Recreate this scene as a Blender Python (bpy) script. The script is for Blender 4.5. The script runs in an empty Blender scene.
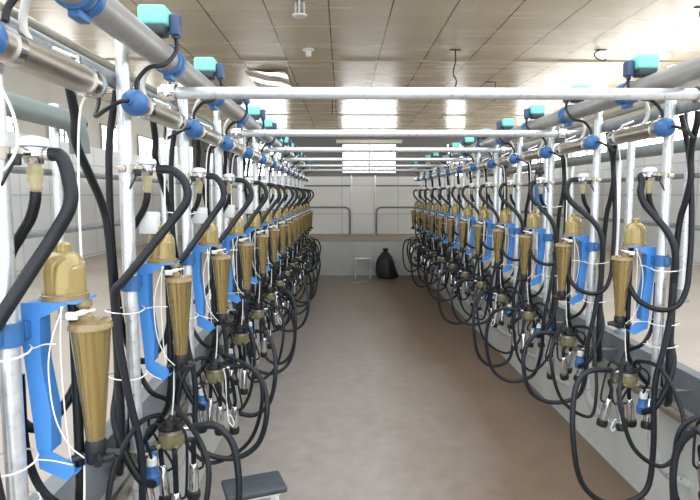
import bpy, bmesh, math, random
from mathutils import Vector, Matrix
C = bpy.context.scene.collection
PI = math.pi
TAU = 2 * PI

# ------------------------------------------------------------------ materials
def lin(h):
    h = h.lstrip('#')
    v = [int(h[i:i + 2], 16) / 255 for i in (0, 2, 4)]
    return tuple(x / 12.92 if x <= .04045 else ((x + .055) / 1.055) ** 2.4 for x in v)

def mat(name, col, rough=.5, metal=0., noise=0., nscale=30., bump=0., coat=0., spec=.5, rvar=0.):
    m = bpy.data.materials.new(name); m.use_nodes = True
    nt = m.node_tree; b = nt.nodes['Principled BSDF']
    c = lin(col) if isinstance(col, str) else col
    b.inputs['Base Color'].default_value = (*c, 1)
    b.inputs['Roughness'].default_value = rough
    b.inputs['Metallic'].default_value = metal
    b.inputs['Specular IOR Level'].default_value = spec
    b.inputs['Coat Weight'].default_value = coat
    b.inputs['Coat Roughness'].default_value = .15
    if noise or bump or rvar:
        tc = nt.nodes.new('ShaderNodeTexCoord'); n = nt.nodes.new('ShaderNodeTexNoise')
        n.inputs['Scale'].default_value = nscale; n.inputs['Detail'].default_value = 4
        nt.links.new(tc.outputs['Object'], n.inputs['Vector'])
        if noise:
            r = nt.nodes.new('ShaderNodeValToRGB')
            r.color_ramp.elements[0].position = .3; r.color_ramp.elements[1].position = .7
            r.color_ramp.elements[0].color = (*[x * (1 - noise) for x in c], 1)
            r.color_ramp.elements[1].color = (*[min(1, x * (1 + noise)) for x in c], 1)
            nt.links.new(n.outputs['Fac'], r.inputs['Fac']); nt.links.new(r.outputs['Color'], b.inputs['Base Color'])
        if rvar:
            mr = nt.nodes.new('ShaderNodeMapRange')
            mr.inputs['To Min'].default_value = max(.02, rough - rvar); mr.inputs['To Max'].default_value = rough + rvar
            nt.links.new(n.outputs['Fac'], mr.inputs['Value']); nt.links.new(mr.outputs['Result'], b.inputs['Roughness'])
        if bump:
            bp = nt.nodes.new('ShaderNodeBump'); bp.inputs['Strength'].default_value = bump; bp.inputs['Distance'].default_value = .01
            nt.links.new(n.outputs['Fac'], bp.inputs['Height']); nt.links.new(bp.outputs['Normal'], b.inputs['Normal'])
    return m

def glassy(name, tint, body, mixf=.5, rough=.08, metal=0.):
    """clear coloured plastic: part tinted see-through, part glossy body"""
    m = bpy.data.materials.new(name); m.use_nodes = True
    nt = m.node_tree; b = nt.nodes['Principled BSDF']; out = nt.nodes['Material Output']
    b.inputs['Base Color'].default_value = (*lin(body), 1); b.inputs['Roughness'].default_value = rough
    b.inputs['Coat Weight'].default_value = .6; b.inputs['Metallic'].default_value = metal
    t = nt.nodes.new('ShaderNodeBsdfTransparent'); t.inputs['Color'].default_value = (*lin(tint), 1)
    lw = nt.nodes.new('ShaderNodeLayerWeight'); lw.inputs['Blend'].default_value = .35
    mr = nt.nodes.new('ShaderNodeMapRange'); mr.inputs['To Min'].default_value = mixf; mr.inputs['To Max'].default_value = 1
    mx = nt.nodes.new('ShaderNodeMixShader')
    nt.links.new(lw.outputs['Facing'], mr.inputs['Value']); nt.links.new(mr.outputs['Result'], mx.inputs['Fac'])
    nt.links.new(t.outputs[0], mx.inputs[1]); nt.links.new(b.outputs[0], mx.inputs[2])
    nt.links.new(mx.outputs[0], out.inputs['Surface'])
    return m

def emit(name, col, s):
    m = bpy.data.materials.new(name); m.use_nodes = True
    nt = m.node_tree; nt.nodes.clear()
    e = nt.nodes.new('ShaderNodeEmission'); e.inputs['Color'].default_value = (*col, 1); e.inputs['Strength'].default_value = s
    o = nt.nodes.new('ShaderNodeOutputMaterial'); nt.links.new(e.outputs[0], o.inputs['Surface'])
    return m

def tile_mat(name, col, mortar, w, h, axes, rough=.3, mort=.012, off=0., var=.06):
    m = bpy.data.materials.new(name); m.use_nodes = True
    nt = m.node_tree; b = nt.nodes['Principled BSDF']; L = nt.links
    tc = nt.nodes.new('ShaderNodeTexCoord'); sp = nt.nodes.new('ShaderNodeSeparateXYZ'); cb = nt.nodes.new('ShaderNodeCombineXYZ')
    L.new(tc.outputs['Object'], sp.inputs[0])
    L.new(sp.outputs[axes[0]], cb.inputs[0]); L.new(sp.outputs[axes[1]], cb.inputs[1])
    br = nt.nodes.new('ShaderNodeTexBrick'); br.offset = off; br.squash = 1
    br.inputs['Scale'].default_value = 1; br.inputs['Brick Width'].default_value = w; br.inputs['Row Height'].default_value = h
    br.inputs['Mortar Size'].default_value = mort; br.inputs['Mortar Smooth'].default_value = .2
    c = lin(col)
    br.inputs['Color1'].default_value = (*[x * (1 - var) for x in c], 1); br.inputs['Color2'].default_value = (*[min(1, x * (1 + var)) for x in c], 1)
    br.inputs['Mortar'].default_value = (*lin(mortar), 1)
    L.new(cb.outputs[0], br.inputs['Vector']); L.new(br.outputs['Color'], b.inputs['Base Color'])
    b.inputs['Roughness'].default_value = rough
    return m

M = {}
M['galv'] = mat('galvanised_steel', '#dfe2e4', .3, .6, .1, 40, rvar=.08)
M['galv2'] = mat('dull_galvanised', '#9a9fa2', .42, .6, .15, 25, rvar=.1)
M['steel'] = mat('stainless_steel', '#c2bbae', .36, 1., .08, 60)
M['chrome'] = mat('chrome', '#d8d8d8', .12, 1.)
M['pvc'] = mat('grey_pvc', '#8f8d89', .38, 0, .08, 14, coat=.2)
M['pvc2'] = mat('green_grey_pvc', '#7c8684', .45, 0, .08, 10)
M['blue'] = mat('bright_blue_sheet', '#4a8fd8', .4, 0, .04, 30)
M['dblue'] = mat('deep_blue_plastic', '#35689f', .38, 0, .06, 40)
M['nblue'] = mat('navy_plastic', '#33476a', .4, 0, .06, 40)
M['teal'] = mat('teal_plastic', '#7fd6c4', .4, 0, .03, 30)
M['dgrey'] = mat('dark_grey_plastic', '#3b4549', .45)
M['rubber'] = mat('black_rubber', '#15171a', .42, 0, .15, 40, spec=.35)
M['rubber2'] = mat('grey_black_rubber', '#1d2126', .42, 0, .15, 30, spec=.38)
M['black'] = mat('black_plastic', '#1b1c1e', .4)
M['white'] = mat('white_plastic', '#e9e9e6', .4)
M['cord'] = mat('white_cord', '#f0efe9', .6)
M['amber'] = glassy('amber_plastic', '#e0cf96', '#b59e68', .72, .13, .65)
M['amberc'] = glassy('clear_amber_plastic', '#ecdcaa', '#c4b27c', .45, .1, .3)
M['amberr'] = mat('amber_collar', '#8f7a50', .25, 0, .1, 60, coat=.5)
M['olive'] = glassy('smoky_olive_plastic', '#b5ae84', '#8f8a64', .7, .2)
M['clear'] = glassy('clear_plastic', '#f4ecd2', '#d9cfa8', .35, .08)
M['seat'] = mat('charcoal_seat', '#3e4448', .55, 0, .2, 25, bump=.15)
M['concrete'] = mat('painted_concrete', '#c2c3bf', .5, 0, .08, 3, bump=.05)
M['kerb'] = mat('kerb_steel', '#7a7f83', .45, .2, .2, 7, rvar=.12)
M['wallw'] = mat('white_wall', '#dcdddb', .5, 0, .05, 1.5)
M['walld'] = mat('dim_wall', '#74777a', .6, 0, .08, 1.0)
M['frame'] = mat('window_frame', '#b9bcbc', .5)
M['clearhose'] = mat('milky_hose', '#e2e2dc', .25, coat=.5)
M['foil'] = mat('crumpled_foil', '#c9c4bb', .22, 1.)
M['sack'] = mat('black_sack', '#202126', .5, 0, .2, 20, bump=.3)
M['paper'] = mat('pale_paper', '#cfc3b6', .7)
M['dark'] = mat('dark_wire', '#2a2724', .6)
M['tileside'] = tile_mat('side_wall_tile', '#e0e2e2', '#c6c8c8', .6, .4, (1, 2), .3, .012)
M['tileend'] = tile_mat('end_wall_tile', '#e4e3de', '#cbcac4', 1.2, .6, (0, 2), .22, .012)

def floor_mat():
    m = bpy.data.materials.new('worn_concrete_floor'); m.use_nodes = True
    nt = m.node_tree; b = nt.nodes['Principled BSDF']; L = nt.links; N = nt.nodes.new
    tc = N('ShaderNodeTexCoord')
    n1 = N('ShaderNodeTexNoise'); n1.inputs['Scale'].default_value = .8; n1.inputs['Detail'].default_value = 6; n1.inputs['Roughness'].default_value = .6
    n2 = N('ShaderNodeTexNoise'); n2.inputs['Scale'].default_value = 9; n2.inputs['Detail'].default_value = 6
    mp = N('ShaderNodeMapping'); mp.inputs['Scale'].default_value = (1.6, .45, 1)
    L.new(tc.outputs['Object'], mp.inputs[0]); L.new(mp.outputs[0], n1.inputs['Vector']); L.new(tc.outputs['Object'], n2.inputs['Vector'])
    sp = N('ShaderNodeSeparateXYZ'); L.new(tc.outputs['Object'], sp.inputs[0])
    a = N('ShaderNodeMath'); a.operation = 'MULTIPLY_ADD'; a.inputs[1].default_value = .9; a.inputs[2].default_value = -.40
    L.new(sp.outputs[0], a.inputs[0])
    ad = N('ShaderNodeMath'); ad.operation = 'ADD'; L.new(a.outputs[0], ad.inputs[0]); L.new(n1.outputs['Fac'], ad.inputs[1])
    r = N('ShaderNodeValToRGB'); r.color_ramp.elements[0].position = .3; r.color_ramp.elements[1].position = .95
    r.color_ramp.elements[0].color = (*lin('#9b938c'), 1); r.color_ramp.elements[1].color = (*lin('#756250'), 1)
    L.new(ad.outputs[0], r.inputs['Fac'])
    mx = N('ShaderNodeMixRGB'); mx.blend_type = 'OVERLAY'; mx.inputs['Fac'].default_value = .25
    L.new(r.outputs['Color'], mx.inputs[1]); L.new(n2.outputs['Fac'], mx.inputs[2]); L.new(mx.outputs[0], b.inputs['Base Color'])
    mr = N('ShaderNodeMapRange'); mr.inputs['To Min'].default_value = .38; mr.inputs['To Max'].default_value = .6
    L.new(n2.outputs['Fac'], mr.inputs['Value']); L.new(mr.outputs['Result'], b.inputs['Roughness'])
    bp = N('ShaderNodeBump'); bp.inputs['Strength'].default_value = .08; bp.inputs['Distance'].default_value = .01
    L.new(n2.outputs['Fac'], bp.inputs['Height']); L.new(bp.outputs['Normal'], b.inputs['Normal'])
    return m
M['floor'] = floor_mat()
M['deck'] = mat('beige_platform_concrete', '#b0a498', .6, 0, .1, 1.3, bump=.05)

def ceil_mat():
    m = bpy.data.materials.new('glossy_ceiling_sheet'); m.use_nodes = True
    nt = m.node_tree; b = nt.nodes['Principled BSDF']; L = nt.links; N = nt.nodes.new
    tc = N('ShaderNodeTexCoord'); sp = N('ShaderNodeSeparateXYZ'); L.new(tc.outputs['Object'], sp.inputs[0])
    a = N('ShaderNodeMath'); a.operation = 'ADD'; a.inputs[1].default_value = .19 + 88 * 10; L.new(sp.outputs[0], a.inputs[0])
    md = N('ShaderNodeMath'); md.operation = 'MODULO'; md.inputs[1].default_value = .88; L.new(a.outputs[0], md.inputs[0])
    lt = N('ShaderNodeMath'); lt.operation = 'LESS_THAN'; lt.inputs[1].default_value = .022; L.new(md.outputs[0], lt.inputs[0])
    mp = N('ShaderNodeMapping'); mp.inputs['Scale'].default_value = (.15, 1.6, 1); L.new(tc.outputs['Object'], mp.inputs[0])
    n = N('ShaderNodeTexNoise'); n.inputs['Scale'].default_value = 1.2; n.inputs['Detail'].default_value = 5; L.new(mp.outputs[0], n.inputs['Vector'])
    r = N('ShaderNodeValToRGB'); r.color_ramp.elements[0].position = .3; r.color_ramp.elements[1].position = .7
    r.color_ramp.elements[0].color = (*lin('#bfb59e'), 1); r.color_ramp.elements[1].color = (*lin('#d0c6b0'), 1)
    L.new(n.outputs['Fac'], r.inputs['Fac'])
    mx = N('ShaderNodeMixRGB'); L.new(lt.outputs[0], mx.inputs['Fac']); L.new(r.outputs['Color'], mx.inputs[1]); mx.inputs[2].default_value = (*lin('#4a4338'), 1)
    L.new(mx.outputs[0], b.inputs['Base Color'])
    mr = N('ShaderNodeMapRange'); mr.inputs['To Min'].default_value = .2; mr.inputs['To Max'].default_value = .33
    L.new(n.outputs['Fac'], mr.inputs['Value']); L.new(mr.outputs['Result'], b.inputs['Roughness'])
    return m
M['ceil'] = ceil_mat()
M['pane_right'] = emit('daylit_glass_bright', (1, .98, .94), 6.5)
M['pane_left'] = emit('daylit_glass_soft', (1, .98, .95), 7)
M['pane_end'] = emit('daylit_glass_end', (.97, .99, 1), 9)

# ------------------------------------------------------------------ geometry
class G:
    def __init__(s): s.v = []; s.f = []
    def add(s, v, f):
        b = len(s.v); s.v += [tuple(p) for p in v]; s.f += [tuple(b + i for i in q) for q in f]; return s

def frames(pts):
    P = [Vector(p) for p in pts]; n = len(P); out = []
    t0 = (P[1] - P[0]).normalized()
    up = Vector((0, 0, 1)) if abs(t0.z) < .9 else Vector((1, 0, 0))
    nrm = (up - t0 * up.dot(t0)).normalized(); prev = t0
    for i in range(n):
        t = (P[min(i + 1, n - 1)] - P[max(i - 1, 0)]).normalized()
        ax = prev.cross(t)
        if ax.length > 1e-7: nrm = Matrix.Rotation(prev.angle(t), 3, ax.normalized()) @ nrm
        nrm = (nrm - t * nrm.dot(t)).normalized()
        out.append((P[i], nrm, t.cross(nrm))); prev = t
    return out

def spline(pts, res=6):
    P = [Vector(p) for p in pts]
    P = [P[0] * 2 - P[1]] + P + [P[-1] * 2 - P[-2]]
    o = []
    for i in range(1, len(P) - 2):
        a, b, c, d = P[i - 1:i + 3]
        for k in range(res):
            t = k / res
            o.append(.5 * ((2 * b) + (c - a) * t + (2 * a - 5 * b + 4 * c - d) * t * t + (3 * b - a - 3 * c + d) * t ** 3))
    o.append(P[-2]); return o

def tube(g, pts, r, n=10, smooth=6, caps=True):
    if smooth and len(pts) > 2: pts = spline(pts, smooth)
    fr = frames(pts); v = []; f = []
    m = len(fr)
    for i, (p, a, b) in enumerate(fr):
        rr = r[min(i, len(r) - 1)] if isinstance(r, (list, tuple)) else r
        for k in range(n):
            t = TAU * k / n; v.append(p + a * (rr * math.cos(t)) + b * (rr * math.sin(t)))
    for i in range(m - 1):
        for k in range(n):
            k2 = (k + 1) % n; f.append((i * n + k, i * n + k2, (i + 1) * n + k2, (i + 1) * n + k))
    if caps: f.append(tuple(range(n - 1, -1, -1))); f.append(tuple((m - 1) * n + k for k in range(n)))
    return g.add(v, f)

def lathe(g, prof, at=(0, 0, 0), n=20, axis='z', rot=None):
    """profile of (radius, height) swept about an axis through at"""
    v = []; f = []; m = len(prof)
    for r, h in prof:
        for k in range(n):
            t = TAU * k / n; c, s = max(r, 1e-5) * math.cos(t), max(r, 1e-5) * math.sin(t)
            p = Vector((c, s, h)) if axis == 'z' else (Vector((c, h, -s)) if axis == 'y' else Vector((h, c, s)))
            if rot is not None: p = rot @ p
            v.append(p + Vector(at))
    for i in range(m - 1):
        for k in range(n):
            k2 = (k + 1) % n; f.append((i * n + k, i * n + k2, (i + 1) * n + k2, (i + 1) * n + k))
    f.append(tuple(range(n - 1, -1, -1))); f.append(tuple((m - 1) * n + k for k in range(n)))
    return g.add(v, f)

def box(g, c, s, bev=0., taper=1., seg=2, rz=0.):
    bm = bmesh.new(); bmesh.ops.create_cube(bm, size=1)
    for v in bm.verts:
        k = taper if v.co.z < 0 else 1
        v.co = Vector((v.co.x * s[0] * k, v.co.y * s[1] * k, v.co.z * s[2]))
    if bev: bmesh.ops.bevel(bm, geom=bm.edges[:], offset=bev, segments=seg, affect='EDGES', profile=.5)
    R = Matrix.Rotation(rz, 3, 'Z'); bm.verts.ensure_lookup_table()
    g.add([R @ v.co + Vector(c) for v in bm.verts], [tuple(v.index for v in f.verts) for f in bm.faces]); bm.free(); return g

def prism(g, poly, y0, y1):
    """polygon in (x,z) extruded along y"""
    n = len(poly)
    v = [(x, y0, z) for x, z in poly] + [(x, y1, z) for x, z in poly]
    f = [tuple(range(n)), tuple(range(2 * n - 1, n - 1, -1))] + [(i, i + n, (i + 1) % n + n, (i + 1) % n) for i in range(n)]
    return g.add(v, f)

def mesh(name, g, m, flip=False, off=(0, 0, 0), ang=40):
    me = bpy.data.meshes.new(name)
    s = -1 if flip else 1
    v = [(s * (p[0] - off[0]), p[1] - off[1], p[2] - off[2]) for p in g.v]
    f = [tuple(reversed(q)) for q in g.f] if flip else g.f
    me.from_pydata(v, [], f); me.materials.append(m)
    bm = bmesh.new(); bm.from_mesh(me); bmesh.ops.recalc_face_normals(bm, faces=bm.faces[:]); bm.to_mesh(me); bm.free()
    me.polygons.foreach_set('use_smooth', [True] * len(me.polygons))
    me.set_sharp_from_angle(angle=math.radians(ang)); me.update(); return me

def link(name, data, parent=None, loc=(0, 0, 0)):
    o = bpy.data.objects.new(name, data); C.objects.link(o); o.location = loc
    if parent: o.parent = parent
    return o

def tag(o, label, cat, group=None):
    o['label'] = label; o['category'] = cat
    if group: o['group'] = group
    return o

def thing(name, label, cat, loc=(0, 0, 0), group=None):
    return tag(link(name, None, None, loc), label, cat, group)

def struct(name, g, m, parent=None, ang=40):
    o = link(name, mesh(name, g, m, ang=ang), parent)
    if not parent: o['kind'] = 'structure'
    return o

ORD = ['first', 'second', 'third', 'fourth', 'fifth', 'sixth', 'seventh', 'eighth', 'ninth', 'tenth', 'eleventh', 'twelfth', 'thirteenth', 'fourteenth', 'fifteenth']

# ------------------------------------------------------------------ the place (metres; camera at the origin, 1.6 m above the pit floor)
XL, XR = -.80, 1.60            # pit walls
DK = .77                       # height of the cow platforms
CZ = 4.2                       # ceiling
SL, SR = -3.4, 4.2             # tiled panels at the heads of the cows
OL, OR = -6.6, 7.4             # outer walls
Y0, Y1, YW, YE = -3.0, 11.1, 12.0, 25.0
PL, PR = -.70, 1.42            # post rows
PITCH = .685
YL0, YR0 = 1.16, 2.45
NL, NR = 14, 12

def slab(x0, x1, y0, y1, z0, z1): return box(G(), ((x0 + x1) / 2, (y0 + y1) / 2, (z0 + z1) / 2), (x1 - x0, y1 - y0, z1 - z0))

struct('floor', slab(XL - .1, XR + .1, Y0, Y1 + .1, -.1, 0), M['floor'])
struct('floor_platform_left', slab(OL, XL - .02, Y0, YE, DK - .1, DK), M['deck'])
struct('floor_platform_right', slab(XR + .02, OR, Y0, YE, DK - .1, DK), M['deck'])
struct('floor_platform_end', slab(XL - .02, XR + .02, Y1 + .02, YE, DK - .1, DK - .001), M['deck'])
struct('wall_pit_left', slab(XL - .15, XL, Y0, Y1, -.05, DK - .1), M['concrete'])
struct('wall_pit_right', slab(XR, XR + .15, Y0, Y1, -.05, DK - .1), M['concrete'])
struct('wall_pit_end', slab(XL - .15, XR + .15, Y1, Y1 + .15, -.05, DK - .1), M['concrete'])
struct('wall_left', slab(OL - .2, OL, Y0, YE, DK, CZ), M['wallw'])
# end wall
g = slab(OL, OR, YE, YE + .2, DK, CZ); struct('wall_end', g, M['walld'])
struct('wall_right', slab(OR, OR + .2, Y0, YE, DK, CZ), M['wallw'])
struct('ceiling', slab(OL - .2, OR + .2, 5.0, YE + .2, CZ, CZ + .1), M['ceil'])
M['bar'] = mat('ceiling_bar', '#b5aa90', .35)
for i in range(6):
    if i == 0: continue
    y = 7.45 + 3.72 * (i - 1)
    struct('trim_%d' % (i + 1), box(G(), (.4, y, CZ - .012), (OR - OL - .1, .10, .024), .004), M['bar'])
# panels in front of the cows and the white wall that closes the parlour
struct('wall_feed_left', slab(SL - .08, SL, Y0, YW, DK, 2.25), M['tileside'])
struct('wall_feed_right', slab(SR, SR + .08, Y0, YW, DK, 2.25), M['tileside'])
struct('wall_cross', slab(SL, SR, YW, YW + .1, DK, 1.99), M['tileend'])
# kerb steel on the platform edges
for nm, x, s in (('left', XL, 1), ('right', XR, -1)):
    g = G(); prism(g, [(x + s * .012, .615), (x + s * .012, .785), (x - s * .05, .785), (x - s * .05, .772), (x, .772), (x, .615)], Y0, Y1)
    struct('trim_kerb_' + nm, g, M['kerb'])

# windows
wn = [0]
def window(x0, x1, y0, y1, z0, z1, m, nx, nz, side):
    """thin window on an inner wall face; side: 'r','l','e'"""
    wn[0] += 1
    fr = G(); t = .05
    def bar(a0, a1, z0_, z1_, d=.05):
        if side == 'e': box(fr, ((a0 + a1) / 2, y0 - d / 2, (z0_ + z1_) / 2), (a1 - a0, d, z1_ - z0_), .004)
        else:
            xx = x0 - d / 2 if side == 'r' else x0 + d / 2
            box(fr, (xx, (a0 + a1) / 2, (z0_ + z1_) / 2), (d, a1 - a0, z1_ - z0_), .004)
    a0, a1 = (x0, x1) if side == 'e' else (y0, y1)
    bar(a0, a1, z0, z0 + t); bar(a0, a1, z1 - t, z1); bar(a0, a0 + t, z0 + t, z1 - t); bar(a1 - t, a1, z0 + t, z1 - t)
    for i in range(1, nx):
        c = a0 + (a1 - a0) * i / nx; w = .09 if (i * 2 == nx) else .03
        bar(c - w / 2, c + w / 2, z0 + t, z1 - t, .04)
    for i in range(1, nz):
        c = z0 + (z1 - z0) * i / nz; bar(a0 + t, a1 - t, c - .015, c + .015, .035)
    o = struct('window_%d' % wn[0], fr, M['frame'])
    p = G()
    if side == 'e': box(p, ((x0 + x1) / 2, y0 - .008, (z0 + z1) / 2), (x1 - x0 - .04, .012, z1 - z0 - .04))
    else:
        xx = x0 - .008 if side == 'r' else x0 + .008
        box(p, (xx, (y0 + y1) / 2, (z0 + z1) / 2), (.012, y1 - y0 - .04, z1 - z0 - .04))
    struct('pane', p, m, o)
window(.0, 2.4, YE, YE, 2.55, 3.85, M['pane_end'], 6, 3, 'e')
window(-4.4, -2.4, YE, YE, 2.4, 3.85, M['pane_end'], 4, 3, 'e')
window(4.6, 5.4, YE, YE, 2.4, 3.85, M['pane_end'], 4, 3, 'e')
for i in range(9):
    y = -1.2 + i * 2.8
    window(OR, OR, y, y + 2.72, 2.45, 3.6, M['pane_right'], 4, 2, 'r')
for i in range(3, 9):
    y = -1.2 + i * 2.8
    window(OL, OL, y, y + 1.5, 2.45, 3.55, M['pane_left'], 4, 2, 'l')
# pale lintel band round the end window
struct('trim_window_surround', slab(-.25, 2.65, YE - .05, YE, 3.87, 4.02), M['wallw'])

# ------------------------------------------------------------------ long pipes
def row(s): return (PL, 1, 'left') if s == 'L' else (PR, -1, 'right')
def U(s, u):
    X, d, _ = row(s); return X + d * u

for s in 'LR':
    X, d, nm = row(s)
    y0 = .2; y1 = 10.6
    # overhead PVC pipe carrying the pulsators
    o = thing('vacuum_pipe', 'long grey plastic pipe overhead carrying the teal boxes of the %s row' % nm, 'pipe', (U(s, .09), y0, 2.07), 'overhead vacuum pipes')
    g = G(); tube(g, [(0, 0, 0), (0, y1 - y0, 0)], .043, 20, 0); link('pipe_run', mesh('pipe_run', g, M['pvc']), o)
    # galvanised top rail
    g = G(); tube(g, [(U(s, -.047), y0, 1.972), (U(s, -.047), y1, 1.972)], .025, 16, 0)
    o = link('top_rail', mesh('top_rail', g, M['galv2'])); tag(o, 'dull galvanised rail running behind the posts above the steel cylinders, %s row' % nm, 'rail', 'galvanised top rails')
    # thin stainless conduit behind it
    g = G(); tube(g, [(U(s, -.13), y0, 2.055), (U(s, -.13), y1, 2.055)], .016, 12, 0)
    o = link('steel_conduit', mesh('steel_conduit', g, M['steel'])); tag(o, 'thin stainless conduit behind the grey top rail of the %s row' % nm, 'pipe', 'thin conduits')
    # milk line along the kerb
    xm = (XL + .05) if s == 'L' else (XR - .05)
    o = thing('milk_line', 'stainless milk pipe with blue couplings along the kerb of the %s row' % nm, 'pipe', (xm, y0, .585), 'milk lines')
    g = G(); tube(g, [(0, 0, 0), (0, y1 - y0, 0)], .024, 14, 0); link('pipe_run', mesh('milk_pipe_run', g, M['steel']), o)
    yk = YL0 if s == 'L' else YR0
    g = G(); lathe(g, [(.026, -.035), (.034, -.033), (.034, .033), (.026, .035)], n=14, axis='y')
    lathe(g, [(.014, 0), (.014, .06), (.017, .06), (.017, .07)], n=10)
    me = mesh('coupling', g, M['dblue'])
    for k in range(-1, NL if s == 'L' else NR):
        y = yk + k * PITCH + .22
        if y > y0: link('coupling', me, o, (0, y - y0, 0))
    # fat pipe over the platform and its stall posts
    xb = -1.78 if s == 'L' else 2.58
    zb = 2.08 if s == 'L' else 1.97
    ys = (.6, 3.9) if s == 'L' else (2.0, 11.4)
    rr = .065 if s == 'L' else .05
    g = G()
    if s == 'L': tube(g, [(xb, .6, zb), (xb, 3.6, zb), (xb, 3.78, zb - .01), (xb, 3.86, zb - .08), (xb, 3.88, zb - .2)], rr, 18, 4)
    else: tube(g, [(xb, 2.0, zb), (xb, 11.4, zb)], rr, 18, 0)
    o = link('main_pipe', mesh('main_pipe', g, M['pvc2']))
    tag(o, ('fat green-grey plastic pipe with an elbow end over the platform, left edge' if s == 'L' else 'grey main pipe along the tall stall posts on the right platform'), 'pipe')
    for k in range(6 if s == 'L' else 7):
        y = (2.65 if s == 'L' else 3.2) + 1.1 * k
        o = thing('stall_post', 'tall galvanised post with a round foot on the %s platform, %s from the camera' % (nm, ORD[k]), 'post', (xb + (-.097 if s == 'L' else .08), y, DK), 'posts standing on the %s platform' % nm)
        g = G(); tube(g, [(0, 0, .0), (0, 0, 1.42)], .03, 14, 0); link('pole', mesh('stall_pole', g, M['galv']), o)
        g = G(); lathe(g, [(.055, 0), (.055, .012), (.04, .02), (.036, .09), (.031, .095)], n=16); link('foot', mesh('stall_foot', g, M['galv2']), o)
    # breast rail behind
    for z in (1.35, 1.75):
        g = G(); xx = xb + (-.06 - .12 if s == 'L' else .10 + .06)
        tube(g, [(xx, 1.0, z), (xx, 11.3, z)], .022, 12, 0)
        o = link('breast_rail', mesh('breast_rail', g, M['galv2']))
        tag(o, '%s galvanised breast rail over the %s platform' % ('lower' if z < 1.5 else 'upper', nm), 'rail')
    # short posts on the kerb edge
    xk = XL - .07 if s == 'L' else XR + .07
    for k in range(6):
        y = (2.9 if s == 'L' else 3.25) + 1.35 * k
        o = thing('kerb_post', 'plain galvanised pipe post standing on the %s kerb, %s from the camera' % (nm, ORD[k]), 'post', (xk, y, .785), 'posts on the kerb edges')
        g = G(); tube(g, [(0, 0, 0), (0, 0, 1.25)], .021, 12, 0); link('pole', mesh('kerb_pole', g, M['galv']), o)
        g = G(); lathe(g, [(.045, 0), (.045, .01), (.03, .014), (.023, .03)], n=14); link('foot', mesh('kerb_foot', g, M['galv2']), o)

# cross rails over the pit
for i, y in enumerate((2.235, 3.66, 4.98, 6.33, 7.68, 9.03)):
    o = thing('cross_rail', 'bright galvanised rail spanning the pit from row to row, %s from the camera' % ORD[i], 'rail', (0, y, 1.995), 'rails spanning the pit')
    g = G(); tube(g, [(PL - .01, 0, 0), (PR + .22, 0, 0)], .023, 16, 0); link('pipe_run', mesh('cross_pipe', g, M['galv']), o)
    for xx in (PL + .03, PR - .0):
        g = G(); lathe(g, [(.026, -.03), (.034, -.026), (.034, .026), (.026, .03)], (xx, 0, 0), 14, 'x')
        tube(g, [(xx, 0, .03), (xx, 0, .055)], .009, 8, 0); tube(g, [(xx, -.05, -.012), (xx, -.03, -.012)], .008, 8, 0)
        link('clamp', mesh('cross_clamp', g, M['chrome']), o)

# ------------------------------------------------------------------ stall equipment (u inward from the post, y away, z up)
cache = {}
def part(name, key, s, build, m, parent, off=(0, 0, 0)):
    kk = (name, build.__qualname__, key, s)
    if kk not in cache:
        g = G(); build(g); cache[kk] = mesh(name, g, m, flip=(s == 'R'), off=off)
    return link(name, cache[kk], parent)

WD = {'L': .10, 'R': .18}      # distance post - pit wall

def b_post(s):
    w = WD[s]
    def f(g):
        tube(g, [(0, 0, 2.14), (0, 0, 1.2), (0, 0, .52)] + [(-w * (1 - math.cos(a)), 0, .52 - .24 * math.sin(a)) for a in [i * PI / 16 for i in range(1, 8)]] + [(-w, 0, .27)], .021, 14, 0)
    return f
def b_cap(g): lathe(g, [(.0225, 2.13), (.024, 2.135), (.022, 2.15), (.01, 2.155)], n=14)
def b_wallbracket(s):
    w = WD[s]
    def f(g):
        lathe(g, [(.022, .70), (.027, .70), (.027, .735), (.022, .735)], n=14)
        box(g, (-w / 2 - .012, 0, .718), (w - .024 - .012, .03, .006), .001)
        tube(g, [(.02, .0, .718), (.045, 0, .718)], .006, 8, 0)
    return f
def b_tie(z, a, ln, dz):
    def f(g):
        pts = [(-.022 + .062 * math.cos(t), .0 + .062 * math.sin(t), z + .004 * math.sin(2 * t)) for t in [i * TAU / 14 for i in range(15)]]
        tube(g, pts, .0022, 6, 0)
        c = (-.022 + .062 * math.cos(a), .062 * math.sin(a), z)
        e = (c[0] + ln * math.cos(a * .4), c[1] - ln * .5, z + dz)
        tube(g, [c, ((c[0] + e[0]) / 2, (c[1] + e[1]) / 2, z + dz * .7), e], .0016, 6, 3)
    return f

def b_conefit(g): pass
# pulsator
def p_cover(g): box(g, (.09, .06, 2.177), (.092, .085, .062), .012, seg=3)
def p_base(g): box(g, (.09, .06, 2.133), (.086, .08, .03), .006, taper=.8); tube(g, [(.075, .02, 2.12), (.06, .0, 2.10)], .008, 8, 0)
def p_sol(g):
    box(g, (.152, .075, 2.155), (.034, .05, .068), .009); lathe(g, [(.012, 0), (.012, .012)], (.152, .075, 2.115), 10)
def p_clamp(g):
    for y in (.175, .222): lathe(g, [(.0435, y - .014), (.051, y - .012), (.051, y + .012), (.0435, y + .014)], (.09, 0, 2.07), 20, 'y')
    box(g, (.09, .198, 2.013), (.03, .06, .02), .005)
def p_tube(g):
    tube(g, [(.152, .075, 2.12), (.155, .06, 2.07), (.13, .02, 2.02), (.09, -.02, 2.0), (.06, -.035, 1.96), (.058, -.045, 1.93)], .007, 8, 5)
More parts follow.
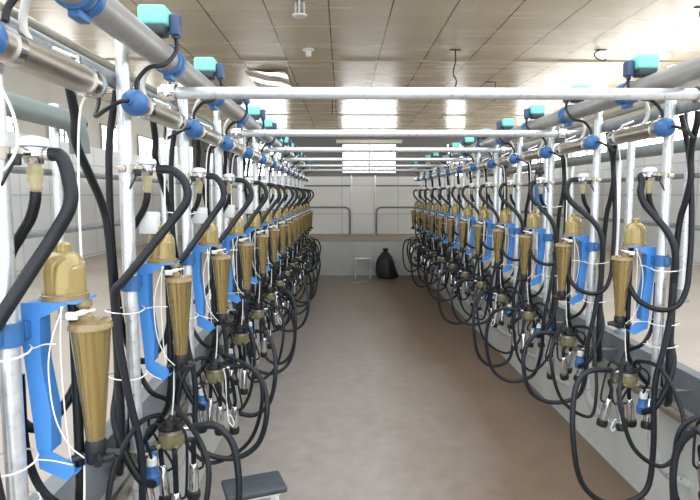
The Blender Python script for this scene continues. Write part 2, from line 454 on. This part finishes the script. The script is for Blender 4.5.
# detacher cylinder
CU, CZC = .062, 1.882
def d_tube(g): lathe(g, [(.028, -.02), (.034, -.018), (.034, .385), (.03, .40)], (CU, 0, CZC), 22, 'y')
def d_band(y):
    def f(g):
        lathe(g, [(.034, y - .012), (.038, y - .012), (.038, y + .012), (.034, y + .012)], (CU, 0, CZC), 20, 'y')
        box(g, (CU - .02, y, CZC + .046), (.02, .014, .03), .003); tube(g, [(CU - .02, y - .018, CZC + .05), (CU - .02, y + .018, CZC + .05)], .005, 8, 0)
        if y > .1: tube(g, [(CU - .02, y, CZC + .055), (CU - .075, y, CZC + .078)], .006, 8, 0)
    return f
def d_ball(g):
    lathe(g, [(.001, -.085), (.018, -.083), (.030, -.074), (.038, -.060), (.0405, -.045), (.039, -.030), (.034, -.019)], (CU, 0, CZC), 20, 'y')
    tube(g, [(CU, -.08, CZC), (CU, -.096, CZC)], .012, 10, 0)
def d_air(g): tube(g, [(CU, -.09, CZC), (CU - .015, -.12, CZC - .008), (CU - .06, -.115, CZC - .03), (CU - .12, -.05, CZC - .04), (CU - .15, .05, CZC + .02), (CU - .17, .1, CZC + .12)], .0065, 8, 5)
def d_cap(g): lathe(g, [(.030, .40), (.034, .402), (.034, .415), (.018, .42), (.012, .445)], (CU, 0, CZC), 18, 'y')
def d_cord(g): tube(g, [(CU, .445, CZC), (CU - .012, .458, CZC - .01), (CU - .06, .462, CZC - .05), (CU - .076, .462, 1.6), (CU - .07, .45, 1.25), (CU - .06, .44, 1.05)], .0032, 6, 5)
def d_arc(g): tube(g, [(.0, .06, CZC - .03), (.025, .05, 1.83), (.062, .04, 1.76), (.068, .04, 1.70), (.045, .04, 1.655), (.01, .05, 1.64)], .003, 6, 6)
def d_vent(g): tube(g, [(.035, .20, 2.045), (.02, .20, 2.03), (.005, .205, 2.0), (.0, .21, 1.965), (.012, .22, 1.93), (.03, .22, 1.912)], .0095, 10, 6)
# valve on the post
VU, VY = .05, .045
def v_cap(g): lathe(g, [(.022, 1.700), (.031, 1.702), (.032, 1.711), (.027, 1.719), (.010, 1.724)], (VU, VY, 0), 20)
def v_body(g):
    lathe(g, [(.012, 1.662), (.018, 1.666), (.021, 1.677), (.026, 1.681), (.026, 1.699)], (VU, VY, 0), 18)
    tube(g, [(VU + .015, VY, 1.686), (VU + .045, VY, 1.686)], .010, 12, 0); lathe(g, [(.010, 0), (.0145, 0), (.0145, .008), (.010, .008)], (VU + .026, VY, 1.686), 12, 'x')
    tube(g, [(VU, VY - .015, 1.686), (VU - .008, VY - .04, 1.686)], .011, 10, 0)
def v_glass(g): lathe(g, [(.011, 1.606), (.013, 1.612), (.0115, 1.622), (.015, 1.630), (.016, 1.648), (.013, 1.664)], (VU, VY, 0), 16)
def v_bracket(g):
    lathe(g, [(.0215, 1.672), (.0255, 1.672), (.0255, 1.698), (.0215, 1.698)], (0, 0, 0), 14)
    box(g, (.026, .022, 1.685), (.04, .018, .018), .003, rz=.7); box(g, (-.002, -.031, 1.685), (.026, .014, .02), .003)
def v_lever(g): box(g, (VU - .014, VY - .044, 1.672), (.022, .010, .024), .003); tube(g, [(VU - .016, VY - .05, 1.664), (VU - .03, VY - .058, 1.632), (VU - .038, VY - .058, 1.618)], .0032, 8, 4)
# hoses
HR = .0145
def h_arch(var, s='L'):
    pk = (.165, .178, .155, .17)[var % 4] if var else .122
    if s == 'R': pk -= .03
    def f(g):
        if s == 'L':
            P = [(VU + .035, VY, 1.686), (.55 * pk + .04, VY, 1.680), (pk, VY - .005, 1.64), (pk + .004, VY - .01, 1.58), (.74 * pk, VY - .02, 1.51), (.5 * pk, .0, 1.452), (.26 * pk, -.03, 1.39), (-.004, -.050, 1.325)]
        else:
            P = [(VU + .035, VY, 1.686), (.55 * pk + .04, VY, 1.682), (pk - .006, VY - .005, 1.655), (pk, VY - .01, 1.61), (.8 * pk, VY - .02, 1.555), (.45 * pk, -.0, 1.505), (.12 * pk, -.036, 1.45), (-.018, -.054, 1.38)]
        tube(g, P + [(-.032, -.050, 1.29), (-.038, -.036, 1.2), (-.038, -.032, .98), (-.04, -.032, .80), (-.055, -.02, .68), (-.075, .03, .64)], HR, 10, 6)
    return f
def h_drop(g): tube(g, [(VU, VY, 1.612), (VU - .003, VY, 1.585), (VU - .018, VY + .005, 1.548), (.008, VY + .006, 1.51), (-.02, .048, 1.45), (-.028, .045, 1.30), (-.03, .045, 1.0), (-.035, .042, .82), (-.06, .05, .70)], .0115, 10, 6)
def h_rail(s):
    dy = -.26 if s == 'L' else -.12
    def f(g): tube(g, [(-.047, dy, 1.945), (-.05, dy + .005, 1.90), (-.055, dy + .04, 1.82), (-.065, dy + .06, 1.75), (-.07, min(-.06, dy + .14), 1.67), (-.068, -.035, 1.57), (-.062, -.01, 1.47), (-.058, .006, 1.2), (-.058, .006, .98), (-.06, -.03, .86), (-.02, -.055, .75), (.03, -.06, .66), (.06, -.02, .62)], .013, 10, 6)
    return f
def h_loop(var, s):
    z = (1.10, 1.05, 1.13, 1.08)[var % 4]
    def f(g):
        if s == 'R': P = [(.088, .125, 1.365), (.09, .145, 1.33), (.10, .12, 1.25), (.105, .07, z + .09), (.085, .01, z + .025), (.03, -.06, z), (-.03, -.085, z + .025), (-.065, -.085, z + .10), (-.08, -.07, z + .2), (-.09, -.055, 1.42), (-.09, -.04, 1.6), (-.08, -.02, 1.78), (-.05, .0, 1.945)]
        else: P = [(.088, .125, 1.365), (.09, .15, 1.33), (.09, .15, 1.25), (.075, .13, z + .06), (.045, .10, z + .0), (.005, .085, z - .03), (-.03, .08, z - .01), (-.058, .07, z + .08), (-.07, .06, z + .2), (-.078, .055, 1.42), (-.08, .055, 1.6), (-.075, .06, 1.78), (-.05, .07, 1.945)]
        tube(g, P, .0115, 10, 6)
    return f
def h_jar(g): tube(g, [(.095, .085, 1.362), (.097, .085, 1.33), (.097, .085, 1.2), (.095, .085, .97), (.09, .09, .92), (.07, .11, .84), (.02, .10, .76), (-.03, .08, .70)], .011, 10, 5)
# milk meter
def m_bracket(g):
    poly = [(.003, 1.367), (.099, 1.367), (.099, 1.362), (.042, 1.332), (.040, 1.233), (.056, 1.12), (.052, 1.03), (.088, 1.008), (.10, 1.0), (.10, .98), (.083, .963), (.024, .992), (.012, 1.145), (.002, 1.273)]
    prism(g, poly, .046, .051)
    # flange folded back along the inner edge and the top plate
    inner = [(.042, 1.332), (.040, 1.233), (.056, 1.12), (.052, 1.03)]
    for (a, b), (c, d) in zip(inner, inner[1:]):
        g.add([(a, .051, b), (c, .051, d), (c, .092, d), (a, .092, b), (a - .004, .051, b), (c - .004, .051, d), (c - .004, .092, d), (a - .004, .092, b)],
              [(0, 1, 2, 3), (7, 6, 5, 4), (0, 4, 5, 1), (3, 2, 6, 7), (0, 3, 7, 4), (1, 5, 6, 2)])
    box(g, (.068, .10, 1.365), (.108, .10, .005), .001)
    box(g, (.078, .083, .978), (.05, .066, .005), .001)
def m_clamp(g):
    lathe(g, [(.0215, 1.285), (.029, 1.285), (.029, 1.335), (.0215, 1.335)], n=14)
    box(g, (.012, .036, 1.31), (.024, .024, .04), .004); box(g, (-.006, -.034, 1.31), (.026, .014, .034), .003)
def m_jar(g): lathe(g, [(.046, 1.378), (.046, 1.43), (.044, 1.448), (.036, 1.463), (.024, 1.472), (.018, 1.474), (.018, 1.49), (.012, 1.495)], (.073, .10, 0), 22)
def m_lid(g): lathe(g, [(.046, 1.3675), (.051, 1.3675), (.051, 1.379), (.047, 1.381), (.047, 1.384)], (.073, .10, 0), 22)
def m_neck(g): lathe(g, [(.013, 1.318), (.018, 1.322), (.018, 1.33), (.0125, 1.334), (.0125, 1.35), (.017, 1.353), (.017, 1.365)], (.122, .085, 0), 14)
def m_cone(g): lathe(g, [(.0205, 1.04), (.0215, 1.06), (.030, 1.15), (.039, 1.25), (.0435, 1.305)], (.134, .085, 0), 22)
def m_collar(g): lathe(g, [(.0435, 1.302), (.048, 1.303), (.048, 1.310), (.0455, 1.313), (.0455, 1.319), (.03, 1.322)], (.134, .085, 0), 22)
def m_valve(g):
    lathe(g, [(.012, .985), (.022, .99), (.024, 1.01), (.024, 1.034), (.021, 1.045)], (.134, .085, 0), 16)
    for a in (0.2, 2.2, 3.6, 5.2):
        tube(g, [(.134 + .018 * math.cos(a), .085 + .018 * math.sin(a), 1.012), (.134 + .05 * math.cos(a), .085 + .05 * math.sin(a), 1.004)], [.008, .010], 8, 0)
    box(g, (.165, .07, 1.005), (.03, .02, .014), .003, rz=.5)
def m_lever(g):
    box(g, (.112, .046, 1.338), (.026, .01, .018), .004); tube(g, [(.112, .044, 1.338), (.135, .042, 1.346), (.165, .04, 1.353)], [.006] * 6 + [.003], 8, 4)
def m_cord(g):
    tube(g, [(.096, .042, 1.36), (.072, .036, 1.29), (.062, .034, 1.22), (.07, .034, 1.12), (.095, .04, 1.05), (.12, .055, 1.012)], .0017, 6, 6)
    tube(g, [(.092, .042, 1.36), (.082, .05, 1.25), (.083, .055, 1.1), (.088, .06, 1.0)], .0017, 6, 6)
def m_box(g): box(g, (.04, .085, 1.505), (.062, .05, .075), .006)
# cluster
def c_bowl(g):
    lathe(g, [(.016, .715), (.034, .719), (.043, .732), (.045, .755), (.042, .775)], (.10, .06, 0), 20)
    for i in range(4):
        a = i * PI / 2 + .6; tube(g, [(.10 + .03 * math.cos(a), .06 + .03 * math.sin(a), .738), (.10 + .052 * math.cos(a), .06 + .052 * math.sin(a), .726)], .008, 8, 0)
def c_top(g): lathe(g, [(.041, .787), (.0455, .788), (.0455, .796), (.03, .802), (.028, .813), (.012, .818), (.006, .832)], (.10, .06, 0), 18)
def c_ring(g): lathe(g, [(.042, .774), (.0455, .775), (.0455, .787), (.042, .788)], (.10, .06, 0), 20)
def c_nip(g):
    tube(g, [(.135, .055, .785), (.175, .052, .79)], .010, 10, 0)

def cups(var):
    rnd = random.Random(100 + var)
    out = []
    for i in range(4):
        a = i * PI / 2 + .6 + rnd.uniform(-.25, .25)
        r = rnd.uniform(.07, .10)
        top = Vector((.10 + r * math.cos(a), .06 + r * math.sin(a), rnd.uniform(.57, .635) if var < 40 else rnd.uniform(.62, .68)))
        tilt = Matrix.Rotation(rnd.uniform(-.25, .25), 3, 'X') @ Matrix.Rotation(rnd.uniform(-.25, .25), 3, 'Y')
        out.append((a, top, tilt))
    return out
def c_shell(a, top, R):
    def f(g): lathe(g, [(.009, .004), (.014, 0), (.0165, -.012), (.0185, -.03), (.0185, -.10), (.0175, -.104)], top, 14, rot=R)
    return f
def c_liner(a, top, R):
    def f(g): lathe(g, [(.0185, -.102), (.024, -.106), (.026, -.122), (.023, -.136), (.012, -.137), (.011, -.12)], top, 14, rot=R)
    return f
def c_short(a, top, R):
    def f(g):
        s0 = Vector((.10 + .052 * math.cos(a), .06 + .052 * math.sin(a), .726)); q = R @ Vector((0, 0, 1))
        tube(g, [s0, s0 + Vector((.022 * math.cos(a), .022 * math.sin(a), -.004)), top + q * .045, top + q * .002], .0092, 8, 6)
    return f
def c_pulse(a, top, R):
    def f(g):
        s0 = Vector((.10 + .03 * math.cos(a + .3), .06 + .03 * math.sin(a + .3), .795)); q = R @ Vector((0, 0, 1))
        e = top + R @ Vector((.02, 0, -.02))
        tube(g, [s0, s0 + Vector((.03 * math.cos(a), .03 * math.sin(a), .02)), s0 + Vector((.07 * math.cos(a + .4), .07 * math.sin(a + .4), -.01)), e + Vector((.015, 0, .03)), e], .0048, 8, 5)
    return f
def c_long(var):
    rnd = random.Random(500 + var)
    sx = rnd.uniform(.72, 1.08); sz = rnd.uniform(.6, 1.08); dy = rnd.uniform(-.22, .22)
    if var == 40: sx, sz, dy = 1.02, 1.02, -.06        # nearest loop of the right row
    if var == 41: sx, sz, dy = .55, .72, .1
    if var == 20: sx, sz, dy = .85, .9, .0
    def f(g):
        P = [(.172, .052, .79), (.20, .05, .797), (.10 + .20 * sx, .04 + dy * .3, .795), (.10 + .265 * sx, .03 + dy * .7, .72), (.10 + .285 * sx, dy, .785 - .26 * sz), (.10 + .235 * sx, dy, .785 - .47 * sz), (.10 + .115 * sx, dy * .9 - .02, .785 - .555 * sz), (.09 - .02 * sx, dy * .7 - .04, .785 - .50 * sz), (.035, -.055 + dy * .3, .785 - .32 * sz), (.034, -.056, .75), (.005, -.06, .93), (-.02, -.062, 1.12), (-.02, -.06, 1.22)]
        tube(g, P, .0125, 10, 7)
    return f
def c_second(var):
    rnd = random.Random(900 + var)
    sx = rnd.uniform(.5, 1.25); sz = rnd.uniform(.5, 1.05); dy = rnd.uniform(-.3, .3); t = rnd.uniform(-.04, .05)
    def f(g):
        P = [(.07, .06, .812), (.06, .04, .84), (.02, -.02 + dy * .2, .84), (.0 + t, -.05 + dy * .5, .72), (.02 + t, -.06 + dy * .8, .785 - .30 * sz), (.10, dy - .03, .785 - .46 * sz), (.10 + .14 * sx, dy, .785 - .36 * sz), (.10 + .19 * sx, dy * .8, .785 - .12 * sz), (.10 + .15 * sx, dy * .6 + .03, .80), (.09, .1, .86), (.03, .06, .92), (-.015, .068, 1.02), (-.02, .07, 1.2)]
        tube(g, P, .009, 8, 7)
    return f
def c_cord(g): tube(g, [(.11, .075, .985), (.108, .07, .90), (.102, .062, .825)], .0025, 6, 4)
def c_loopcord(g): tube(g, [(.125, .05, .80), (.15, .03, .77), (.162, .0, .68), (.168, -.01, .60), (.172, -.01, .555), (.19, -.01, .53), (.196, -.01, .55), (.18, -.01, .585), (.168, -.01, .575)], .0028, 6, 6)
def c_jet(g):
    lathe(g, [(.012, .60), (.026, .605), (.028, .64), (.02, .65), (.02, .675)], (.045, .01, 0), 12)
def c_jetw(g): lathe(g, [(.0175, .676), (.0175, .70), (.012, .705)], (.045, .01, 0), 12)

LAB = {'L': 'left', 'R': 'right'}
def stall(s, k, full=True):
    X, d, nm = row(s)
    y = (YL0 if s == 'L' else YR0) + k * PITCH
    var = k
    def T(name, label, cat, group, off):
        return thing(name, label, cat, (X + d * off[0], y + off[1], off[2]), group)
    def put(o, off):
        return lambda name, b, m, key=0, parent=None, **kw: part(name, key, s, b, m, parent or o, off)
    ordn = ORD[k] if k >= 0 else None
    at = '%s row, %s from the camera' % (nm, ordn)
    def cluster(lab, var):
        off = (.10, .06, .60); o = T('milking_cluster', lab, 'milking cluster', 'milking clusters of the %s row' % nm, off); p = put(o, off)
        bo = p('claw_bowl', c_bowl, M['olive']); p('claw_top', c_top, M['black']); p('claw_ring', c_ring, M['steel']); p('nipple', c_nip, M['chrome'])
        for i, (a, top, R) in enumerate(cups(var)):
            sh = p('teat_cup', c_shell(a, top, R), M['chrome'], (var, i)); p('liner', c_liner(a, top, R), M['black'], (var, i), sh)
            p('short_milk_tube', c_short(a, top, R), M['rubber'], (var, i), sh); p('pulse_tube', c_pulse(a, top, R), M['rubber'], (var, i), sh)
        p('long_milk_hose', c_long(var), M['rubber2'], var); p('twin_pulse_hose', c_second(var), M['rubber'], var)
        p('pull_cord', c_cord, M['cord']); 
        if var in (40, 2, 5, 63, 9): p('cord_loop', c_loopcord, M['cord'])
        j = p('jetter', c_jet, M['dblue']); p('jetter_collar', c_jetw, M['white'], 0, j)
    if not full:
        off = (0, 0, .27); o = T('support_post', 'galvanised upright just past the lower right corner, holding the nearest hose arc', 'post', 'uprights of the %s row' % nm, off); p = put(o, off)
        p('pole', b_post(s), M['galv']); p('pole_cap', b_cap, M['white']); p('wall_bracket', b_wallbracket(s), M['steel'])
        cluster('milking cluster whose hose arcs into view at the lower %s corner' % nm, 41 if s == 'R' else 7); return
    # post
    off = (0, 0, .27); o = T('support_post', 'galvanised upright with a hooked foot, %s' % at, 'post', 'uprights of the %s row' % nm, off); p = put(o, off)
    p('pole', b_post(s), M['galv']); p('pole_cap', b_cap, M['white']); p('wall_bracket', b_wallbracket(s), M['steel'])
    v2 = k % 3
    for i, (z, a, ln, dz) in enumerate(((1.27, .5, .07, .02), (1.03, .2, .10, .012), (.93, -.3, .05, .015)) if v2 == 0 else ((1.22, .3, .09, .015), (1.0, .6, .06, -.02)) if v2 == 1 else ((1.52, .4, .06, .0), (1.05, .3, .08, -.01))):
        p('cable_tie', b_tie(z, a, ln, dz), M['cord'], (v2, i))
    # pulsator
    off = (.09, .06, 2.118)
    o = T('pulsator', ('box above the upper left corner, only its blue pipe clamp in view' if (s == 'L' and k == 0) else 'teal box with navy coil on the %s pipe, %s from the camera' % (nm, ORD[k - 1] if s == 'L' else ordn)), 'pulsator', 'teal pulsator boxes of the %s row' % nm, off); p = put(o, off)
    p('cover', p_cover, M['teal']); p('housing', p_base, M['dgrey']); p('coil', p_sol, M['nblue']); p('pipe_clamp', p_clamp, M['dblue']); p('air_tube', p_tube, M['rubber'])
    # detacher cylinder
    off = (CU, 0, CZC)
    o = T('detacher_cylinder', 'stainless cylinder with a blue ball end, %s' % at, 'cylinder', 'detacher cylinders of the %s row' % nm, off); p = put(o, off)
    o.location.y -= .03 if (k or s == 'R') else .085
    p('tube', d_tube, M['steel']); p('ball_end', d_ball, M['dblue']); p('band', d_band(.03), M['chrome'], 0); p('band', d_band(.36), M['chrome'], 1)
    p('rod_end', d_cap, M['galv2']); p('air_tube', d_air, M['rubber']); p('pull_cord', d_cord, M['cord']); p('vent_tube', d_vent, M['clearhose'])
    if s == 'L' and k == 0: p('signal_wire', d_arc, M['cord'])
    # valve
    off = (VU, VY, 1.6)
    o = T('shutoff_valve', 'chrome valve with a pale round cap, %s' % at, 'valve', 'shutoff valves of the %s row' % nm, off); p = put(o, off)
    p('valve_body', v_body, M['chrome']); p('valve_cap', v_cap, M['white']); p('sight_glass', v_glass, M['clear']); p('bracket', v_bracket, M['steel']); p('lever', v_lever, M['black'])
    # milk meter
    off = (.07, .08, 1.0)
    o = T('milk_meter', 'amber milk meter on a blue bracket, %s' % at, 'milk meter', 'amber milk meters of the %s row' % nm, off); p = put(o, off)
    p('bracket', m_bracket, M['blue']); p('post_clamp', m_clamp, M['dblue'])
    j = p('jar', m_jar, M['amberc']); p('jar_lid', m_lid, M['amberr'], 0, j)
    c = p('measuring_tube', m_cone, M['amber']); p('collar', m_collar, M['amberr'], 0, c)
    p('neck', m_neck, M['amberr']); p('drain_valve', m_valve, M['black']); p('lever', m_lever, M['white']); p('cord', m_cord, M['cord'])
    if not (s == 'L' and k == 0) and s == 'L': p('control_box', m_box, M['white'])
    # hoses
    for name, lab, b, m, key in (
        ('arched_hose', 'thick black hose arching from the valve, %s' % at, h_arch(k, s), M['rubber2'], k % 4 if k else 'near'),
        ('drop_hose', 'black hose falling from under the valve, %s' % at, h_drop, M['rubber'], 0),
        ('rail_hose', 'black hose slanting from the top rail, %s' % at, h_rail(s), M['rubber'], 0),
        ('looped_hose', 'black hose hanging in a U-shaped loop, %s' % at, h_loop(k, s), M['rubber'], k % 4),
        ('jar_hose', 'straight black hose behind the blue bracket, %s' % at, h_jar, M['rubber'], 0)):
        off = (0, 0, 1.0)
        if (name, key, s) not in cache:
            g = G(); b(g); cache[(name, key, s)] = mesh(name, g, m, flip=(s == 'R'), off=off)
        o = link(name, cache[(name, key, s)], None, (X, y, 1.0)); tag(o, lab, 'hose', name.replace('_', ' ') + 's of the %s row' % nm)
    cl = 'claw with four chrome teat cups, %s' % at
    cluster(cl, 40 if (s == 'R' and k == 0) else (20 if (s == 'L' and k == 1) else var + (60 if s == 'R' else 0)))

for k in range(NL): stall('L', k)
stall('R', -1, False)
for k in range(NR): stall('R', k)

# ------------------------------------------------------------------ loose things
# stool in the pit
o = thing('stool', 'low stool with a charcoal rectangular seat and pale legs on the pit floor', 'stool', (-.37, 2.24, 0))
o.rotation_euler = (0, 0, math.radians(20))
g = G(); box(g, (0, 0, .388), (.25, .16, .026), .010, seg=3); link('seat', mesh('stool_seat', g, M['seat']), o)
g = G(); box(g, (0, 0, .366), (.2, .11, .018), .002); link('seat_frame', mesh('stool_frame', g, M['white']), o)
for a, b in ((1, 1), (1, -1), (-1, 1), (-1, -1)):
    g = G(); tube(g, [(a * .085, b * .042, .36), (a * .10, b * .055, 0)], .011, 10, 0); link('leg', mesh('stool_leg', g, M['white']), o)

# end of the pit: gate frames, step stand, sack, papers
for nm, x0, x1 in (('left', -.95, .19), ('right', .68, 1.75)):
    xi = x1 if nm == 'left' else x0; xo = x0 if nm == 'left' else x1; sg = 1 if nm == 'left' else -1
    o = thing('gate_frame', 'pipe gate frame with a rounded corner before the pale end wall, %s of the gap' % nm, 'gate', (xi, 11.6, DK), 'gate frames at the pit end')
    g = G(); tube(g, [(0, 0, 0), (0, 0, 1.23)], .018, 12, 0); link('gate_post', mesh('gate_post', g, M['galv']), o)
    g = G(); tube(g, [(xo - xi, 0, 1.02), (0, 0, 1.02)], .017, 12, 0); link('upper_rail', mesh('gate_rail', g, M['kerb']), o)
    g = G(); tube(g, [(xo - xi, -.04, .575), (-sg * .16, -.04, .575)] + [(-sg * (.03 + .1 - .1 * math.sin(t)), -.04, .475 + .1 * math.cos(t)) for t in [i * PI / 12 for i in range(0, 7)]] + [(-sg * .03, -.04, 0)], .019, 12, 0)
    link('bent_frame', mesh('gate_bent', g, M['kerb']), o)
o = thing('step_stand', 'small steel stand on thin legs against the end of the pit', 'stand', (.40, 10.75, 0))
g = G(); box(g, (0, 0, .39), (.32, .24, .022), .006); link('top', mesh('stand_top', g, M['galv']), o)
for a, b in ((1, 1), (1, -1), (-1, 1), (-1, -1)):
    g = G(); tube(g, [(a * .14, b * .1, .38), (a * .145, b * .105, 0)], .013, 10, 0); link('leg', mesh('stand_leg', g, M['galv']), o)
o = thing('refuse_sack', 'bulging black sack slumped on the pit floor beside the steel stand', 'sack', (.84, 10.75, 0))
g = G(); lathe(g, [(.12, 0), (.18, .02), (.195, .08), (.19, .18), (.175, .30), (.14, .40), (.08, .48), (.035, .52), (.06, .57), (.03, .58)], n=26)
rn = random.Random(3); ph = [rn.uniform(0, 6) for _ in range(6)]
g.v = [(x * (1 + .10 * math.sin(3 * math.atan2(y, x) + ph[0] + z * 9) + .07 * math.sin(7 * math.atan2(y, x) + ph[1] + z * 14)) + .25 * max(0, .2 - z) * (1 if x > 0 else .1), y * (1 + .08 * math.sin(5 * math.atan2(y, x) + ph[2])), z) for x, y, z in g.v]
link('sack_body', mesh('sack_body', g, M['sack']), o)
g = G(); lathe(g, [(.036, .512), (.043, .516), (.043, .526), (.036, .53)], n=14); link('tie', mesh('sack_tie', g, M['dgrey']), o)
for i, (x, y, r) in enumerate(((.27, 10.1, .3), (.42, 10.25, -.4))):
    g = G(); box(g, (0, 0, .008), (.12, .06, .016), .005, rz=r)
    o = link('paper_wad', mesh('paper_wad', g, M['paper'])); o.location = (x, y, 0)
    tag(o, 'small pale wad of paper on the pit floor, %s the stand' % ('farther from' if i == 0 else 'closer to'), 'paper', 'paper wads')

# blue bottle hung on the right row
o = thing('spray_bottle', 'blue bottle with a dark trigger top hanging among the right hoses', 'bottle', (1.50, 4.25, 1.52))
g = G(); lathe(g, [(.02, 0), (.034, .006), (.036, .03), (.036, .15), (.03, .175), (.014, .19), (.014, .205)], n=20); link('body', mesh('bottle_body', g, M['dblue']), o)
g = G(); lathe(g, [(.016, .203), (.018, .206), (.018, .23), (.012, .236)], n=14); box(g, (-.005, 0, .25), (.07, .022, .03), .006); tube(g, [(-.03, 0, .24), (-.04, 0, .21), (-.035, 0, .19)], .005, 8, 4); link('trigger_top', mesh('bottle_top', g, M['black']), o)
g = G(); box(g, (-.0, -.0365, .12), (.018, .002, .03), .0005); link('label_patch', mesh('bottle_patch', g, M['white']), o)
g = G(); tube(g, [(0, 0, .262), (0, 0, .36), (0, 0, .43)], .003, 6, 3); link('hanger', mesh('bottle_hanger', g, M['dark']), o)

# ceiling fittings
o = thing('caged_lamp', 'white caged lamp hanging from the ceiling on three rods', 'lamp', (-.56, 7.75, CZ))
g = G(); lathe(g, [(.05, -.235), (.095, -.23), (.10, -.21), (.06, -.20)], n=22); link('lamp_ring', mesh('lamp_ring', g, M['white']), o)
for i in range(3):
    a = i * TAU / 3 + .5; g = G(); tube(g, [(.07 * math.cos(a), .07 * math.sin(a), -.21), (.06 * math.cos(a), .06 * math.sin(a), -.03)], .012, 8, 0); link('rod', mesh('lamp_rod', g, M['white']), o)
g = G(); lathe(g, [(.02, 0), (.065, -.005), (.065, -.03), (.03, -.04), (.03, -.09), (.012, -.10)], n=18); link('lamp_socket', mesh('lamp_socket', g, M['galv2']), o)
o = thing('ceiling_sensor', 'small white round fitting on the ceiling beyond the caged lamp', 'fitting', (-.60, 10.35, CZ))
g = G(); lathe(g, [(.10, 0), (.105, -.02), (.07, -.03), (.055, -.035)], n=22); link('base_plate', mesh('sensor_base', g, M['white']), o)
g = G(); lathe(g, [(.05, -.032), (.055, -.08), (.05, -.12), (.02, -.135)], n=18); link('sensor_head', mesh('sensor_head', g, M['white']), o)
for i, (x, y, pts, lab) in enumerate((
    (2.04, 10.35, [(0, 0, 0), (.01, 0, -.2), (-.03, 0, -.4), (.03, 0, -.55), (0, 0, -.68)], 'dark wire hanging straight down from the ceiling above the first cross rail'),
    (4.65, 10.30, [(0, 0, 0), (-.1, 0, -.06), (-.08, 0, -.14), (.05, 0, -.2), (.1, 0, -.16)], 'short dark wire hooked under the bright patch of ceiling'),
    (6.2, 12.3, [(0, 0, 0), (.02, 0, -.12), (-.08, 0, -.2), (-.02, 0, -.32)], 'crooked dark wire hanging beyond the bright patch of ceiling'),
    (5.0, 8.0, [(0, 0, 0), (-.02, 0, -.1), (.02, 0, -.22), (.0, 0, -.3)], 'dark wire hanging in the upper right corner of the ceiling'),
    (-.25, 14.2, [(0, 0, 0), (.02, 0, -.3), (0, 0, -.62)], 'dark rod hanging from the ceiling behind the first cross rail'),
    (3.4, 13.2, [(0, 0, 0), (.14, 0, -.01), (.12, 0, -.2), (.05, 0, -.3), (.1, 0, -.34)], 'looped dark wire on the ceiling between two seams'))):
    g = G(); box(g, (0, 0, -.006), (.2, .05, .012), .002); tube(g, pts, .012, 8, 5)
    o = link('ceiling_wire', mesh('ceiling_wire', g, M['dark'])); o.location = (x, y, CZ); tag(o, lab, 'wire', 'loose wires at the ceiling')
# crumpled shiny sheet on the ceiling
bm = bmesh.new(); bmesh.ops.create_grid(bm, x_segments=20, y_segments=20, size=.5)
for v in bm.verts: v.co.z = .012 * math.sin(9 * v.co.x + 4 * v.co.y) + .012 * math.sin(13 * v.co.y - 5 * v.co.x) - .03
r = bmesh.ops.solidify(bm, geom=bm.faces[:], thickness=.004)
g = G(); bm.verts.ensure_lookup_table(); bm.verts.index_update(); g.add([(v.co.x * .85, v.co.y * 2.4, v.co.z) for v in bm.verts], [tuple(v.index for v in f.verts) for f in bm.faces]); bm.free()
o = link('foil_panel', mesh('foil_panel', g, M['foil'])); o.location = (-1.6, 13.2, CZ - .01); tag(o, 'crumpled shiny metal panel set in the ceiling over the left row', 'panel')

# ------------------------------------------------------------------ light, camera
w = bpy.data.worlds.new('World'); bpy.context.scene.world = w; w.use_nodes = True
bg = w.node_tree.nodes['Background']; bg.inputs['Color'].default_value = (.9, .95, 1, 1); bg.inputs['Strength'].default_value = 2.4

cam = bpy.data.cameras.new('camera'); co = bpy.data.objects.new('camera', cam); C.objects.link(co)
cam.sensor_width = 36; cam.lens = 36 * 560 / 700; cam.clip_end = 100; cam.clip_start = .02
th = math.atan(55 / 560); yw = math.atan(8 / 560 * math.cos(th))
co.location = (0, 0, 1.6); co.rotation_euler = (PI / 2 - th, 0, -yw)
sc = bpy.context.scene; sc.camera = co
sc.view_settings.view_transform = 'Standard'; sc.view_settings.look = 'None'
sc.view_settings.exposure = 0.3; sc.view_settings.gamma = 1; sc.view_settings.use_curve_mapping = False
sc.cycles.max_bounces = 8; sc.cycles.transparent_max_bounces = 12
